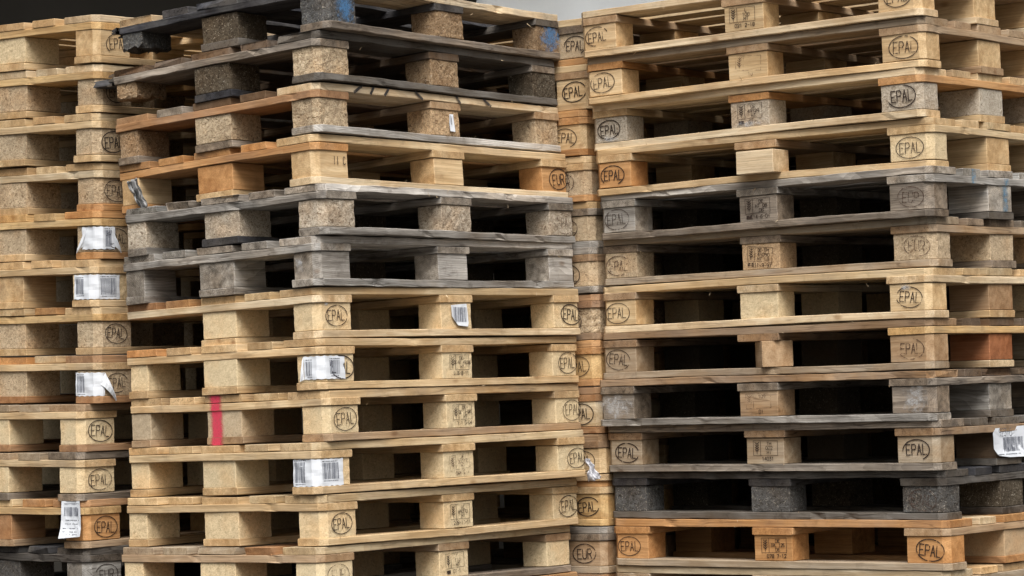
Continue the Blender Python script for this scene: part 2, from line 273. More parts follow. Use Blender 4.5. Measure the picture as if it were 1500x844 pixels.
# ------------------------------------------------------------ the pallet
BH=78.; TH=22.
TOPS=[(0,145),(186,286),(327.5,472.5),(514,614),(655,800)]
BOTS=[(0,100),(327.5,472.5),(700,800)]
def wobj(name,me,mat,par,loc,rz,col,wear):
    o=link(name,me,mat,par,[v*mm for v in loc],rz); o.color=(*col,wear); return o
FLEX=[0]
def pallet(stack,row,q,sg,sp):
    X,Y,Z,yaw,tu,tv=q
    if sg>0: U=Vector((math.cos(yaw),math.sin(yaw),tu)); V=Vector((-math.sin(yaw),math.cos(yaw),tv)); ex=U
    else: U=Vector((-math.cos(yaw),math.sin(yaw),tu)); V=Vector((math.sin(yaw),math.cos(yaw),tv)); ex=-U
    ex=ex.normalized(); ey=(V-ex*V.dot(ex)).normalized(); ez=ex.cross(ey)
    c=Vector((X,Y,Z))+U*600+V*400
    e=bpy.data.objects.new('wooden_pallet',None); COL.objects.link(e); e.empty_display_size=.1
    e.matrix_world=Matrix(((ex.x,ey.x,ez.x,c.x*mm),(ex.y,ey.y,ez.y,c.y*mm),(ex.z,ey.z,ez.z,c.z*mm),(0,0,0,1)))
    e['label']=sp['label']; e['category']='pallet'; e['group']='wooden pallets in the %s stack'%{'A':'left','B':'centre','C':'right','D':'narrow rear','E':'hidden rear'}[stack]
    rr=random.Random(hash((ord(stack),row))%99991)
    wear=sp.get('wear',.35); old=sp.get('old',False)
    W=M_OLD if old else M_WOOD
    ux=lambda u:(u-600) if sg>0 else (600-u)
    rough=sp.get('rough',.8 if not old else 1.5)
    # top boards
    for k,(v0,v1) in enumerate(TOPS):
        col=sp.get('tb%d'%k,sp['tb']); a=.2 if k else .12
        L=1200+rr.uniform(-7,3)*(1 if k else .3); w=v1-v0
        n,f=(1,3) if sg<0 else (0,2) # near end is at -x for sg>0
        ch=[0,0,0,0]
        if k==0: ch=[1,0,1,0]
        if k==4: ch=[0,1,0,1]
        rag=(14,0) if sp.get('ragged') and rr.random()<.7 else (0,0)
        if sg<0: rag=rag[::-1]
        me=board_mesh(L,w+rr.uniform(-3,3 if k else 0),TH-.6+rr.uniform(-1,1),rough,ch,3.5,rag)
        mat=M_OLD if (col[0] in 'GK' if isinstance(col,str) else old) else M_WOOD
        o=wobj('top_board',me,mat,e,(rr.uniform(-3,3)*(1 if k else .5),(v0+v1)/2-400+(rr.uniform(-5,5) if k in(1,3) else rr.uniform(0,1.5)*(1 if k==0 else -1) if k!=2 else rr.uniform(-3,3)),133+(rr.uniform(-.4,.8))),0,jit(col,a,rr),min(1,max(0,wear+rr.uniform(-.2,.2))))
    # stringer boards (run across)
    for k,u in enumerate((72.5,600,1127.5)):
        col=sp.get('st%d'%k,sp.get('st',sp['tb']))
        ch=[0,0,0,0]
        # local +x of the plank lies along +y of the pallet; plank +y = pallet -x
        near_x=ux(u)<0
        if k!=1:
            if near_x: ch=[0,1,0,1]
            else: ch=[1,0,1,0]
        rag=(16,16) if sp.get('ragged') else (0,0)
        me=board_mesh(800+rr.uniform(-2,2),145+rr.uniform(-1,4),TH-.6,rough,ch,sp.get('bow',3.5),(0,rag[1]) if k==0 else (0,0))
        mat=M_OLD if col[0] in 'GK' else M_WOOD
        wobj('stringer_board',me,mat,e,(ux(u),0,111),math.pi/2,jit(col,.05,rr),wear+rr.uniform(-.1,.1))
    # bottom boards
    for k,(v0,v1) in enumerate(BOTS):
        cut=sp.get('cut',{}).get(k,0)
        if cut>=1200: continue
        col=sp.get('bt%d'%k,sp.get('bt',sp['tb']))
        L=1200-cut; u=cut+L/2
        ch=[0,0,0,0]
        if k==0: ch=[1,0,1,0]
        if k==2: ch=[0,1,0,1]
        if cut: ch=[0,0,ch[2],ch[3]] if sg>0 else [ch[0],ch[1],0,0]
        rg=(25 if cut else 0)
        me=board_mesh(L,v1-v0+rr.uniform(-2,2),TH-.6+rr.uniform(-1,0),rough,ch,sp.get('bow',4.5),(rg,0) if sg>0 else (0,rg))
        mat=M_OLD if col[0] in 'GK' else M_WOOD
        wobj('bottom_board',me,mat,e,(ux(u)+rr.uniform(-3,3),(v0+v1)/2-400+(rr.uniform(-2,2) if k==1 else 0),11),0,jit(col,.07,rr),wear)
    # blocks
    for i,u in enumerate((72.5,600,1127.5)):
        for j,v in enumerate((50,400,750)):
            if (i,j) in sp.get('missing',()): continue
            kind,col=sp.get('blk',{}).get((i,j),sp.get('ibk',sp['bk']) if i and j else sp['bk'])  # inner blocks can take a darker colour, shade painted into the gaps
            hx=68.5+rr.uniform(-1.5,.5); hy=(46.5 if j!=1 else 68.5)+rr.uniform(-1,.5); hz=BH/2-.3
            sx=-1 if ux(u)<0 else 1; ch=set()
            if i!=1 and j!=1: ch={(sx,-1 if j==0 else 1)}
            br=sp.get('rough_blk',.7 if kind=='P' else .35)
            zc=61.; rb=0
            if (i,j) in sp.get('slim',()): hz=34.; hx=64
            if (i,j) in sp.get('broken',{}):
                h=sp['broken'][(i,j)]; zc=100-h/2; hz=h/2; rb=26
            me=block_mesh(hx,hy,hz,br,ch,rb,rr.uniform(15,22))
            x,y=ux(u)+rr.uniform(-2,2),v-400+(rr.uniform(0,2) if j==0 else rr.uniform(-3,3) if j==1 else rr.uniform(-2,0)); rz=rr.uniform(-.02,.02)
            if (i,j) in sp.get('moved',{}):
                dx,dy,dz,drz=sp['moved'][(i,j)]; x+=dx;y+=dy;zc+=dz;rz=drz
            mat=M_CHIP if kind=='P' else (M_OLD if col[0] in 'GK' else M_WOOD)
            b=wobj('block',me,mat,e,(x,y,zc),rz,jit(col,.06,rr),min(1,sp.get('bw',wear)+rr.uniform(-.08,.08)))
            sd=sp.get('stamps',{}).get((i,j))
            if sd:
                t,inkm=sd[0],sd[1]
                me2=oval_stamp(t) if isinstance(t,str) else code_stamp(t[0],t[1],t[2] if len(t)>2 else True)
                st=link('branded_stamp' if inkm is M_INK else 'faded_stamp',me2,inkm,b,(rr.uniform(-4,4)*mm+(sd[2] if len(sd)>2 else 0)*mm,-(hy+1.7+br)*mm,rr.uniform(-2,2)*mm),0)
                st.rotation_euler=(0,rr.uniform(-.11,.11),0)
            for d in sp.get('decal',()):
                if d[0]==(i,j): face_patch(b,hx,hy,sx,br,*d[1:])
            if (i,j) in sp.get('wrap',{}):
                wrap_label(b,hx,hy,sx,sp['wrap'][(i,j)])
    return e
def face_patch(b,hx,hy,sx,br,face,x,z,w,h,mat,name='paint_mark'):
    o=1.9+br
    vs=[(-w/2,0,-h/2),(w/2,0,-h/2),(w/2,0,h/2),(-w/2,0,h/2)]
    me=mesh('patch',[tuple(c*mm for c in v) for v in vs],[(0,1,2,3)],None,[(0,0),(1,0),(1,1),(0,1)])
    if face=='L': link(name,me,mat,b,(x*mm,-(hy+o)*mm,z*mm),0)
    else: link(name,me,mat,b,(sx*(hx+o)*mm,x*mm,z*mm),sx*math.pi/2)
def bars(rr,width):
    s=0;out=[]
    while s<width-1:
        w=rr.choice((1.3,1.3,2.4,3.6)); g=rr.choice((1.6,1.8,2.8))
        if s+w>width: break
        out.append((s,s+w)); s+=w+g
    return out
def wrap_label(b,hx,hy,sx,spec):
    """paper label glued round the cut-off corner of a block; s runs along the surface, 0 in the middle of the chamfer"""
    s0,s1,z0,z1,codes,flaps=spec; c=19.; off=3.0
    P=[Vector((-hx-off,hy)),Vector((-hx-off,-hy-off+c)),Vector((-hx-off+c,-hy-off)),Vector((hx,-hy-off))]
    half=(P[2]-P[1]).length/2; mid=(P[1]+P[2])/2
    def pt(s,z,d=0.):
        if abs(s)<=half: p=mid+(P[2]-P[1]).normalized()*s; n=Vector((-1,-1)).normalized()
        elif s<0: p=P[1]+Vector((0,1))*(-s-half); n=Vector((-1,0))
        else: p=P[2]+Vector((1,0))*(s-half); n=Vector((0,-1))
        wv=.9*math.sin(s*.11+z*.07)+.5*math.sin(z*.2+s*.05)
        p=p+n*(d+wv); return ((p.x if sx<0 else -p.x)*mm,p.y*mm,z*mm)
    vs=[];fs=[];mi=[]
    n=max(8,int((s1-s0)/6)); m=8
    for i in range(n+1):
        for j in range(m+1):
            s=s0+(s1-s0)*i/n; z=z0+(z1-z0)*j/m+1.2*math.sin(i*1.7)*(j in(0,m))
            vs.append(pt(s,z))
    for i in range(n):
        for j in range(m):
            a=i*(m+1)+j; fs.append((a,a+m+1,a+m+2,a+1)); mi.append(0)
    rr=random.Random(int(s1*7+z0*3+hx*11))
    def quad(a,b_,zl,zh,idx):
        k=len(vs); N=3
        for t in range(N+1):
            z=zl+(zh-zl)*t/N; vs.append(pt(a,z,.7)); vs.append(pt(b_,z,.7))
        for t in range(N): fs.append((k+2*t,k+2*t+1,k+2*t+3,k+2*t+2)); mi.append(idx)
    for (a,b_,zl,zh) in codes:
        for (p,q_) in bars(rr,b_-a): quad(a+p,a+q_,zl,zh,1)
        x=a+3
        while x<b_-4:
            w=rr.uniform(1.5,3); quad(x,x+w,zl-6,zl-3.2,2); x+=w+rr.uniform(1,2.4)
        x=a
        while x<b_-4:
            w=rr.uniform(2,5); quad(x,x+w,zh+3,zh+5.4,2); x+=w+rr.uniform(1,3)
    # torn flaps curling off the surface
    for (sa,za,sb,zb,sc_,zc,cur) in flaps:
        k=len(vs); N=6
        for t in range(N+1):
            f=t/N
            pa=Vector(pt(sa+(sc_-sa)*f,za+(zc-za)*f,1.5+cur*math.sin(f*2.2))); pb=Vector(pt(sb+(sc_-sb)*f,zb+(zc-zb)*f,1.5+cur*.6*math.sin(f*2.6)))
            pm=(pa+pb)/2+Vector((0,-.006*math.sin(f*3.1),0)); vs.extend([tuple(pa),tuple(pm),tuple(pb)])
        for t in range(N):
            fs+= [(k+3*t,k+3*t+1,k+3*t+4,k+3*t+3),(k+3*t+1,k+3*t+2,k+3*t+5,k+3*t+4)]; mi+=[0,0]
    me=mesh('label',vs,fs,mi); o=link('paper_label',me,[M_PAPER,M_BARS,M_TXT],b,(0,0,0)); 
    return o
def flat_label(parent,loc,rot,w,h,poly=None,codes=((-.4,.4,-.1,.35),),curl=6.,lines=True,vert=False,name='paper_label',script=None,seed=1):
    """paper sheet in the x-z plane facing -y, millimetres, curling off at its edges; poly = torn outline (fractions)"""
    rr=random.Random(seed); vs=[];fs=[];mi=[]
    def cz(x,z): return (-(abs(x/w*2)**3)*curl*.6-(max(0,-z/h*2)**2)*curl-.6*math.sin(x*.2+z*.13))
    if poly:
        V=[(px*w,pz*h) for px,pz in poly]; vs.append((0,cz(0,0),0))
        D=[]
        for i,(a,b_) in enumerate(V):
            c_,d=V[(i+1)%len(V)]
            for t in range(4): D.append((a+(c_-a)*t/4,b_+(d-b_)*t/4))
        for r in (.5,1.):
            for x,z in D: vs.append((x*r,cz(x*r,z*r),z*r))
        n=len(D)
        for i in range(n):
            fs.append((0,1+i,1+(i+1)%n)); mi.append(0); fs.append((1+i,1+n+i,1+n+(i+1)%n,1+(i+1)%n)); mi.append(0)
    else:
        n=m=8
        for i in range(n+1):
            for j in range(m+1):
                x=(i/n-.5)*w; z=(j/m-.5)*h; vs.append((x,cz(x,z),z))
        for i in range(n):
            for j in range(m):
                a=i*(m+1)+j; fs.append((a,a+m+1,a+m+2,a+1)); mi.append(0)
    def quad(x0,x1,z0,z1,idx):
        k=len(vs)
        for t in range(4):
            z=z0+(z1-z0)*t/3
            for x in (x0,x1): vs.append((x,cz(x,z)-1.2,z))
        for t in range(3): fs.append((k+2*t,k+2*t+1,k+2*t+3,k+2*t+2)); mi.append(idx)
    for (a,b_,zl,zh) in codes:
        for p,q_ in bars(rr,(b_-a)*w): quad(a*w+p,a*w+q_,zl*h,zh*h,1)
    if lines:
        for z in lines if isinstance(lines,(list,tuple)) else (-.4,.42):
            x=-.38*w
            while x<.34*w:
                L=rr.uniform(2,5); 
                if rr.random()<.8: quad(x,x+L,z*h,z*h+2.4,2)
                x+=L+rr.uniform(1,2.5)
    if script:
        k=Ink(); k.text(script[0],script[1]*w,script[2]*h,script[3],script[3]*.55,1.5)
        o0=len(vs)
        for v in k.v: vs.append((v[0]/mm,cz(v[0]/mm,v[2]/mm)-1.3,v[2]/mm))
        for f in k.f: fs.append(tuple(i+o0 for i in f)); mi.append(2)
    me=mesh('label',[tuple(c*mm for c in v) for v in vs],fs,mi)
    return link(name,me,[M_PAPER,M_BARS,M_TXT],parent,[c*mm for c in loc],rot=rot)
# ------------------------------------------------------------ what each pallet looks like
E_='EPAL'; I,Fn,Pt=M_INK,M_FAINT,M_PART
ORD=['topmost','second','third','fourth','fifth','sixth','seventh','eighth','ninth','tenth','eleventh','twelfth','lowest visible']
def LB(txt,row,st):
    l='%s, %s, %s stack'%(txt,ORD[row]+(' down' if 0<row<12 else ''),st)
    if len(l.split())>16: print('LONG',len(l.split()),l)
    return l
def cfg(d,desc,row,stk,**k):
    r=dict(d); r.update(k); r['label']=LB(desc,row,stk); return r
NEW=dict(tb='N',bk=('P','PL'),wear=.3,bw=.1,rough=.6)
OLDP=dict(ibk=('P','PD'),tb='G',bk=('P','PG'),wear=.7,bw=.7,old=True)  # inner block colour darkened to deepen the shade inside
B=[
 cfg(OLDP,'charred grey pallet with blue paint on its blocks',0,'centre',tb='K',tb0='NW',tb4='NW',st='K',st1='K',st2='DG',bt='DG',bt0='GB',bk=('P','PB'),blk={(0,0):('P','PK'),(0,1):('P','PD'),(0,2):('P','PK')},broken={(0,2):52},rough_blk=1.5,cut={2:250},ragged=True,bw=.9,
   decal=[((0,0),'L',14,6,100,104,M_BLUE),((2,0),'L',4,8,130,108,M_BLUE)]),
 cfg(OLDP,'brown weathered pallet with broken left end block and cracked end board',1,'centre',tb='DB',tb0='DG',st='GB',st1='DB',bt='DG',bt0='DG',bk=('P','PB'),blk={(0,0):('P','PM'),(0,1):('P','PD'),(0,2):('P','PB'),(1,0):('P','PB'),(2,0):('P','PD')},broken={(0,2):50},cut={2:250},ragged=True,bw=.95,rough_blk=1.4,bt1='K'),
 cfg(OLDP,'brown pallet with black marks on its pale top board edge',2,'centre',tb='DB',tb3='GB',tb4='TB',tb0='NW',st='OB',st1='T',st2='T',bt='GB',bt0='GW',bk=('P','PM'),blk={(0,0):('P','PM'),(0,1):('P','PM'),(0,2):('P','PB'),(1,0):('P','PO'),(2,0):('P','PM')},ibk=('P','PB'),old=False,wear=.4,bw=.9,rough_blk=1.1),
 cfg(NEW,'smooth orange pine pallet with solid wood blocks and faint right stamp',3,'centre',tb='O',tb0='N',st='O',st1='N',st2='N',bt='N',bt0='NW',bt2='O',bk=('S','N'),blk={(0,1):('S','O'),(1,0):('S','N'),(2,0):('S','O')},stamps={(2,0):('EUR',Pt,10)}),
 cfg(OLDP,'silver grey weathered pallet with crumbling chip blocks',4,'centre',tb='G',tb0='GW',st='G',bt='G',bt0='G',bt1='K',bk=('P','PG'),blk={(0,1):('P','PG')},stamps={(2,0):(E_,Fn,10)},bw=.85,rough_blk=1.2,ragged=True),
 cfg(OLDP,'silver grey pallet with knotty solid wood blocks',5,'centre',tb='G',tb0='GW',st='GW',bt='G',bt0='GW',bk=('S','G'),blk={(0,0):('S','G'),(1,0):('S','GW'),(2,0):('S','GW')},bw=.45,decal=[((0,0),'E',20,5,36,50,M_WHITE)]),
 cfg(NEW,'yellow pine pallet missing its left end block, torn barcode label mid-side',6,'centre',tb='N',tb0='N',st='N',st0='NW',bt='N',bt0='NW',missing=((0,2),),cut={2:560},stamps={(0,0):(E_,Pt,8),(2,0):(E_,I,10)},wear=.25,tb3='O',tb4='OB',
   decal=[((0,0),'L',-30,36,30,16,M_WHITE)]),
 cfg(NEW,'yellow pine pallet with crumpled barcode label over its corner stamp',7,'centre',bt='N',wear=.3,stamps={(0,0):(E_,I,14),(1,0):((('DE-','DE-NI 49078','HT'),'026-8-11',False),Pt,8),(2,0):(E_,Pt,8)},tb4='O',
   wrap={(0,0):(-62,92,-31,34,[(-52,-28,-20,20),(30,72,-18,22)],[(-62,34,-62,-31,-70,-36,8)])}),
 cfg(NEW,'tan pine pallet with a pink spray stripe down its left end',8,'centre',bt='T',wear=.4,st='N',bk=('P','PL'),blk={(0,0):('P','PL'),(0,1):('P','PM'),(0,2):('P','PM')},stamps={(0,0):(E_,I,8),(1,0):((('DE-','DE 14-081','HT'),'711-5-04',False),Pt,6),(2,0):(E_,Pt,14)}),
 cfg(NEW,'yellow pine pallet with clean white barcode label round its front corner',9,'centre',stamps={(1,0):((('DE','20012','HT'),'044-2-1',False),Fn,0),(2,0):(E_,I,22)},
   wrap={(0,0):(-86,102,-39,37,[(-80,-36,-28,30),(18,84,-20,26)],[])}),
 cfg(NEW,'clean yellow pine pallet with oval corner stamps and no paper label',10,'centre',bt='N',stamps={(0,0):(E_,I,8),(1,0):((('DE','69270','HT'),'228-16-11',False),Pt,4),(2,0):(E_,Pt,10)},wear=.2),
 cfg(NEW,'greyish pine pallet with a faint front corner stamp',11,'centre',tb='TG',tb0='N',tb1='OB',st='T',bt='G',bt0='GB',bk=('P','PL'),stamps={(0,0):('EUR',Fn,4),(1,0):((('L','110','HT'),'01-1'),Pt,0)},wear=.4,ragged=True),
 cfg(NEW,'orange pine pallet at the bottom edge of the photo',12,'centre',tb='O',st='O',bt='O',bk=('S','O')),
]
C=[
 cfg(NEW,'pale pine pallet with a wheat-ear stamp on its middle block',0,'right',tb='N',tb0='NW',st='T',bt='NW',bk=('S','N'),blk={(2,0):('S','N'),(1,0):('S','N'),(0,0):('S','N')},stamps={(2,0):(E_,Pt),(1,0):((('L','100','MT'),'021 2-18',False),I,-6),(0,0):(E_,I)}),
 cfg(NEW,'yellow pine pallet with worn stamps on solid wood blocks',1,'right',tb='T',tb0='TG',st='T',st2='O',bt='T',bt0='N',bk=('S','N'),stamps={(2,0):(E_,Pt,-6),(1,0):((('','',''),'10',False),Fn),(0,0):(E_,Pt)},wear=.4),
 cfg(NEW,'pale pine pallet with grey chip blocks splashed with paint',2,'right',tb='N',tb0='NW',st='N',st1='O',st0='O',bt='N',bt0='NW',bk=('P','PG'),bw=.5,stamps={(2,0):(E_,I),(1,0):((('DE','49129','HT'),'011'),Pt),(0,0):(E_,Pt,6)},
   decal=[((2,0),'L',6,-30,100,26,M_WHITE),((1,0),'L',0,-28,110,24,M_WHITE)]),
 cfg(NEW,'yellow pine pallet with its pale middle block pushed out forwards',3,'right',tb='N',tb0='N',st='N',st1='T',bt='N',bk=('S','N'),blk={(0,0):('P','PL'),(1,0):('S','NW'),(2,0):('S','O'),(0,1):('S','N')},moved={(1,0):(26,-52,-5,.03)},slim=((1,0),),stamps={(2,0):(E_,I,0),(0,0):(E_,I,-4)},wear=.3),
 cfg(OLDP,'silver grey pallet with pale blue streaks on its right end',4,'right',tb='GW',tb0='G',st='G',st0='GW',bt='DG',bt0='GB',bk=('S','GB'),blk={(2,0):('S','G'),(0,1):('S','GW'),(1,0):('S','GB'),(0,0):('S','GB')},bw=.5,stamps={(2,0):(E_,Pt),(1,0):((('DE','HT DB','DB'),'014-6-04'),Pt),(0,0):('EUR',Fn)},wear=.5,
   decal=[((0,1),'E',28,0,36,76,M_PALEBLUE)]),
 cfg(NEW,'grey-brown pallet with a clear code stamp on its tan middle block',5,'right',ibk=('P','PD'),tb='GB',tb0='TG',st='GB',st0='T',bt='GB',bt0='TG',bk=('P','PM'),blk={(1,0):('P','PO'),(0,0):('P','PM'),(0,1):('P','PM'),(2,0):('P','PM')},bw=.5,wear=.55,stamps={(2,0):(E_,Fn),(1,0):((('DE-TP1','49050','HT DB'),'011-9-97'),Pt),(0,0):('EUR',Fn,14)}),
 cfg(NEW,'yellow pine pallet with a white-splashed right corner stamp',6,'right',tb='N',st='NW',st2='T',bt='N',bt0='NW',bk=('P','PL'),blk={(2,0):('S','N'),(0,0):('S','N'),(0,1):('S','TB')},wear=.35,stamps={(2,0):(E_,Pt),(0,0):(E_,Pt)},decal=[((0,0),'L',-14,30,40,20,M_WHITE)]),
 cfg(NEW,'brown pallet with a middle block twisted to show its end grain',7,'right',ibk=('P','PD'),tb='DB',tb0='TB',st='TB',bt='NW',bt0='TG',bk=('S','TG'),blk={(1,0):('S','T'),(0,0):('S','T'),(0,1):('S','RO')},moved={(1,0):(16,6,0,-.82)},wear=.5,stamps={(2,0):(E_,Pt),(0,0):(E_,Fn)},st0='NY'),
 cfg(OLDP,'dark weathered pallet with white paint on both corner blocks',8,'right',tb='DB',tb0='TB',st='GB',bt='DG',bt0='G',bk=('S','GB'),blk={(1,0):('S','T'),(0,1):('S','G')},bw=.6,wear=.75,stamps={(1,0):((('109','',''),'01',False),Fn)},
   decal=[((2,0),'L',0,-4,150,86,M_WHITE),((0,0),'L',10,0,84,96,M_WHITE)],ragged=True),
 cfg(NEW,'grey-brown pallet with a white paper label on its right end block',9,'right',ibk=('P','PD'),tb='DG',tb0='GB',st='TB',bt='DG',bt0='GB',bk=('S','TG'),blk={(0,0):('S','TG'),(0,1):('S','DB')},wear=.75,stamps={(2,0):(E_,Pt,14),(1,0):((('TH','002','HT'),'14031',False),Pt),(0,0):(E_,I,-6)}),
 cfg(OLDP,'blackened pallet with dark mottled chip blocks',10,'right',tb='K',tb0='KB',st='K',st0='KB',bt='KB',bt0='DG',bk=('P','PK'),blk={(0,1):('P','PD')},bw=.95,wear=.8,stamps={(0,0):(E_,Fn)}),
 cfg(NEW,'bright orange pine pallet with clear oval stamps',11,'right',tb='O',tb0='O',tb1='NW',st='O',st0='T',bt='O',bt0='TG',bk=('S','O'),blk={(0,1):('P','PO')},stamps={(2,0):(E_,I),(1,0):((('DE','TPL 125','DE'),'078 7-12',False),I),(0,0):(E_,Pt,10)},wear=.3),
 cfg(NEW,'pale tan pallet at the bottom edge of the photo',12,'right',tb='N',tb0='NW',st='TG',bt='T',bk=('S','T')),
]
A=[
 cfg(NEW,'clean pale pine pallet with a faint oval stamp',0,'left',tb='N',tb0='NW',st='N',st0='NY',bt='N',blk={(0,1):('P','PL')},bk=('S','N'),stamps={(0,0):(E_,Pt,14)}),
 cfg(NEW,'pine pallet with brown chip blocks partly behind a broken board',1,'left',tb='NW',tb4='N',st='NY',bt='N',bk=('P','PM'),bw=.55,stamps={(0,0):(E_,I,10)}),
 cfg(NEW,'pale pine pallet with grey-brown chip blocks and a yellow speck',2,'left',tb='N',st='N',bt='N',bk=('P','PM'),bw=.6,stamps={(0,0):(E_,I,-4)}),
 cfg(NEW,'pale pine pallet with brown chip blocks above orange boards',3,'left',tb='N',st='NW',bt='O',bt1='N',bk=('P','PM'),bw=.6,stamps={(0,0):(E_,I,4)}),
 cfg(NEW,'orange pine pallet with a white label curling away at both ends',4,'left',tb='NY',tb0='O',st='NY',bt='O',bt1='N',bk=('P','PM'),bw=.55,stamps={(0,0):(E_,I,6)},
   wrap={(0,0):(-66,62,-31,36,[(20,50,-24,26)],[(-44,34,-62,-22,-84,-42,9),(44,34,60,-22,80,-42,9)])}),
 cfg(NEW,'pine pallet with a clean two-barcode label round its corner',5,'left',tb='N',tb0='N',st='N',bt='N',bk=('P','PM'),blk={(0,1):('S','N'),(0,0):('P','PL')},bw=.3,
   wrap={(0,0):(-82,98,-37,36,[(-74,-36,-22,24),(22,88,-24,26)],[])}),
 cfg(NEW,'orange-edged pine pallet with white spots on its chip blocks',6,'left',tb='N',tb1='O',st='NY',bt='N',bk=('P','PM'),bw=.6,stamps={(0,0):(E_,I,6)}),
 cfg(NEW,'brown-topped pine pallet with a white label folded down over its stamp',7,'left',tb='O',tb0='OB',tb1='NW',st='N',bt='OB',bk=('P','PL'),blk={(0,0):('P','PM'),(0,1):('P','PM')},bw=.5,stamps={(0,0):(E_,I,8)},
   wrap={(0,0):(-92,22,-38,32,[(-86,-50,-28,22)],[(24,32,8,-4,60,-54,12)])}),
 cfg(NEW,'pale pallet set back to the left with a bold oval stamp',8,'left',tb='TG',tb0='T',st='N',bt='OB',bk=('P','PL'),wear=.35,stamps={(0,0):(E_,I,6)}),
 cfg(NEW,'grey-topped pallet with a faint oval stamp and pale chip blocks',9,'left',tb='TG',tb0='GB',st='T',st0='N',bt='GB',bt1='GB',bk=('P','PL'),wear=.5,bw=.2,stamps={(0,0):(E_,Pt,6)}),
 cfg(NEW,'orange solid-wood pallet with a long paper label hanging from its top',10,'left',tb='O',tb0='OB',tb2='N',st='NY',bt='T',bk=('S','NY'),blk={(0,0):('S','O'),(0,1):('S','OB')},wear=.45,stamps={(0,0):(E_,I,4)}),
 cfg(OLDP,'blackened old pallet with dark grey blocks',11,'left',tb='K',tb0='KB',st='K',st0='KB',bt='K',bk=('P','PK'),blk={(0,0):('S','G')},bw=.8,wear=.8,stamps={(0,0):('EUR',I,6)},ragged=True),
 cfg(NEW,'plain pine pallet at the bottom edge of the photo',12,'left',tb='T',bk=('P','PM')),
]
D=[
 cfg(NEW,'pallet with a grey upper board and a cut-off oval stamp',0,'narrow rear',tb='N',st='GB',st0='GB',bt='O',bk=('P','PM'),stamps={(0,0):(E_,I,16)}),
 cfg(NEW,'clean pine pallet with a full oval stamp',1,'narrow rear',tb='N',st='T',bt='N',bk=('S','N'),stamps={(0,0):(E_,I,0)}),
 cfg(NEW,'pine pallet set back left with half hidden stamp',2,'narrow rear',tb='O',st='O',bt='O',bk=('S','N'),stamps={(0,0):(E_,I,-8)}),
 cfg(NEW,'pallet with a brown chip corner block and a faint stamp',3,'narrow rear',tb='N',st='N',bt='O',bk=('P','PM'),bw=.5,stamps={(0,0):('EUR',Fn,-30)}),
 cfg(NEW,'grey-edged pallet with a smooth tan chip block',4,'narrow rear',tb='NY',st='TG',st0='GB',bt='G',bt0='G',bk=('P','PM'),wear=.5,bw=.3,stamps={(0,0):(E_,Pt,-30)}),
 cfg(NEW,'weathered grey pallet with a cracked board end',5,'narrow rear',tb='G',tb0='G',st='TB',bt='G',bt0='G',bk=('P','PM'),wear=.6,bw=.4,stamps={(0,0):(E_,Pt,-36)}),
 cfg(NEW,'brown pallet with rough round-worn chip block',6,'narrow rear',tb='OB',tb0='OB',st='OB',bt='TB',bk=('P','PM'),bw=.9,wear=.5,rough_blk=1.6,stamps={(0,0):(E_,Pt,-34)}),
 cfg(NEW,'orange pallet with a half-hidden oval stamp',7,'narrow rear',tb='O',st='O',bt='O',bk=('S','NY'),wear=.4,stamps={(0,0):(E_,Pt,-6)}),
 cfg(NEW,'pallet with a pale cream corner block and half-hidden stamp',8,'narrow rear',tb='OB',st='OB',bt='OB',bk=('S','NW'),stamps={(0,0):(E_,I,-4)}),
 cfg(NEW,'brown-topped pallet with torn white plastic before its stamp',9,'narrow rear',tb='OB',tb0='TB',st='TB',bt='N',bk=('S','N'),wear=.5,stamps={(0,0):(E_,I,-8)}),
 cfg(NEW,'yellow pallet with the boldest oval stamp',10,'narrow rear',tb='NY',tb0='O',st='N',bt='NY',bk=('S','NY'),stamps={(0,0):(E_,I,0)}),
 cfg(NEW,'grey pallet with three letters in its oval stamp',11,'narrow rear',tb='GB',tb0='G',st='GB',bt='TG',bt0='TG',bk=('S','T'),wear=.6,stamps={(0,0):('EUR',Pt,-6)}),
 cfg(NEW,'dark brown pallet at the bottom edge of the photo',12,'narrow rear',tb='OB',st='OB',bt='OB',bk=('S','OB'),wear=.6),
]
E2=[]  # extra rear stack, added to keep stray light out of the right stack's gaps
for i in range(2,13):
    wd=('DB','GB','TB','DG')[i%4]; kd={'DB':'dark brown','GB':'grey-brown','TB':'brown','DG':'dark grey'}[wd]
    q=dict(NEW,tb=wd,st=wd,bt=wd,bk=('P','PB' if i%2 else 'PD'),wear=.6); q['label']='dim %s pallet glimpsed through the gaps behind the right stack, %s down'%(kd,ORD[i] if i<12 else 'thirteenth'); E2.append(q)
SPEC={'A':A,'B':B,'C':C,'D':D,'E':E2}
SG={'A':1,'B':1,'C':-1,'D':-1,'E':-1}
POSE['B'].append((-555,8392,-705,.905,-.002,-.003)); POSE['A'].append((-1300,8952,-708,.85,.0005,.006))
POSE['D']=[(x*1.013,y*1.013,z*1.013,w,tu,tv) for x,y,z,w,tu,tv in POSE['D']]
POSE['E']=[(x+.835*math.sin(w)*1000-140*math.cos(w)+R.uniform(-8,8),y+.835*math.cos(w)*1000+140*math.sin(w)+R.uniform(-4,4),z+1,.6735+R.uniform(-.008,.008),tu,tv) for x,y,z,w,tu,tv in POSE['C'][2:13]]
PAL_OBJ={}
for s in 'ABCDE':
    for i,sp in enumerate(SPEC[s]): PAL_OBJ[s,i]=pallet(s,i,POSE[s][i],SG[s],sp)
def blk(s,i,u,v):
    e=PAL_OBJ[s,i]; best=None
    for o in COL.objects:
        if o.parent is e and o.name.startswith('block'):
            x=(u-600) if SG[s]>0 else (600-u); d=abs(o.location.x/mm-x)+abs(o.location.y/mm-(v-400))
            if best is None or d<best[0]: best=(d,o)
    return best[1]
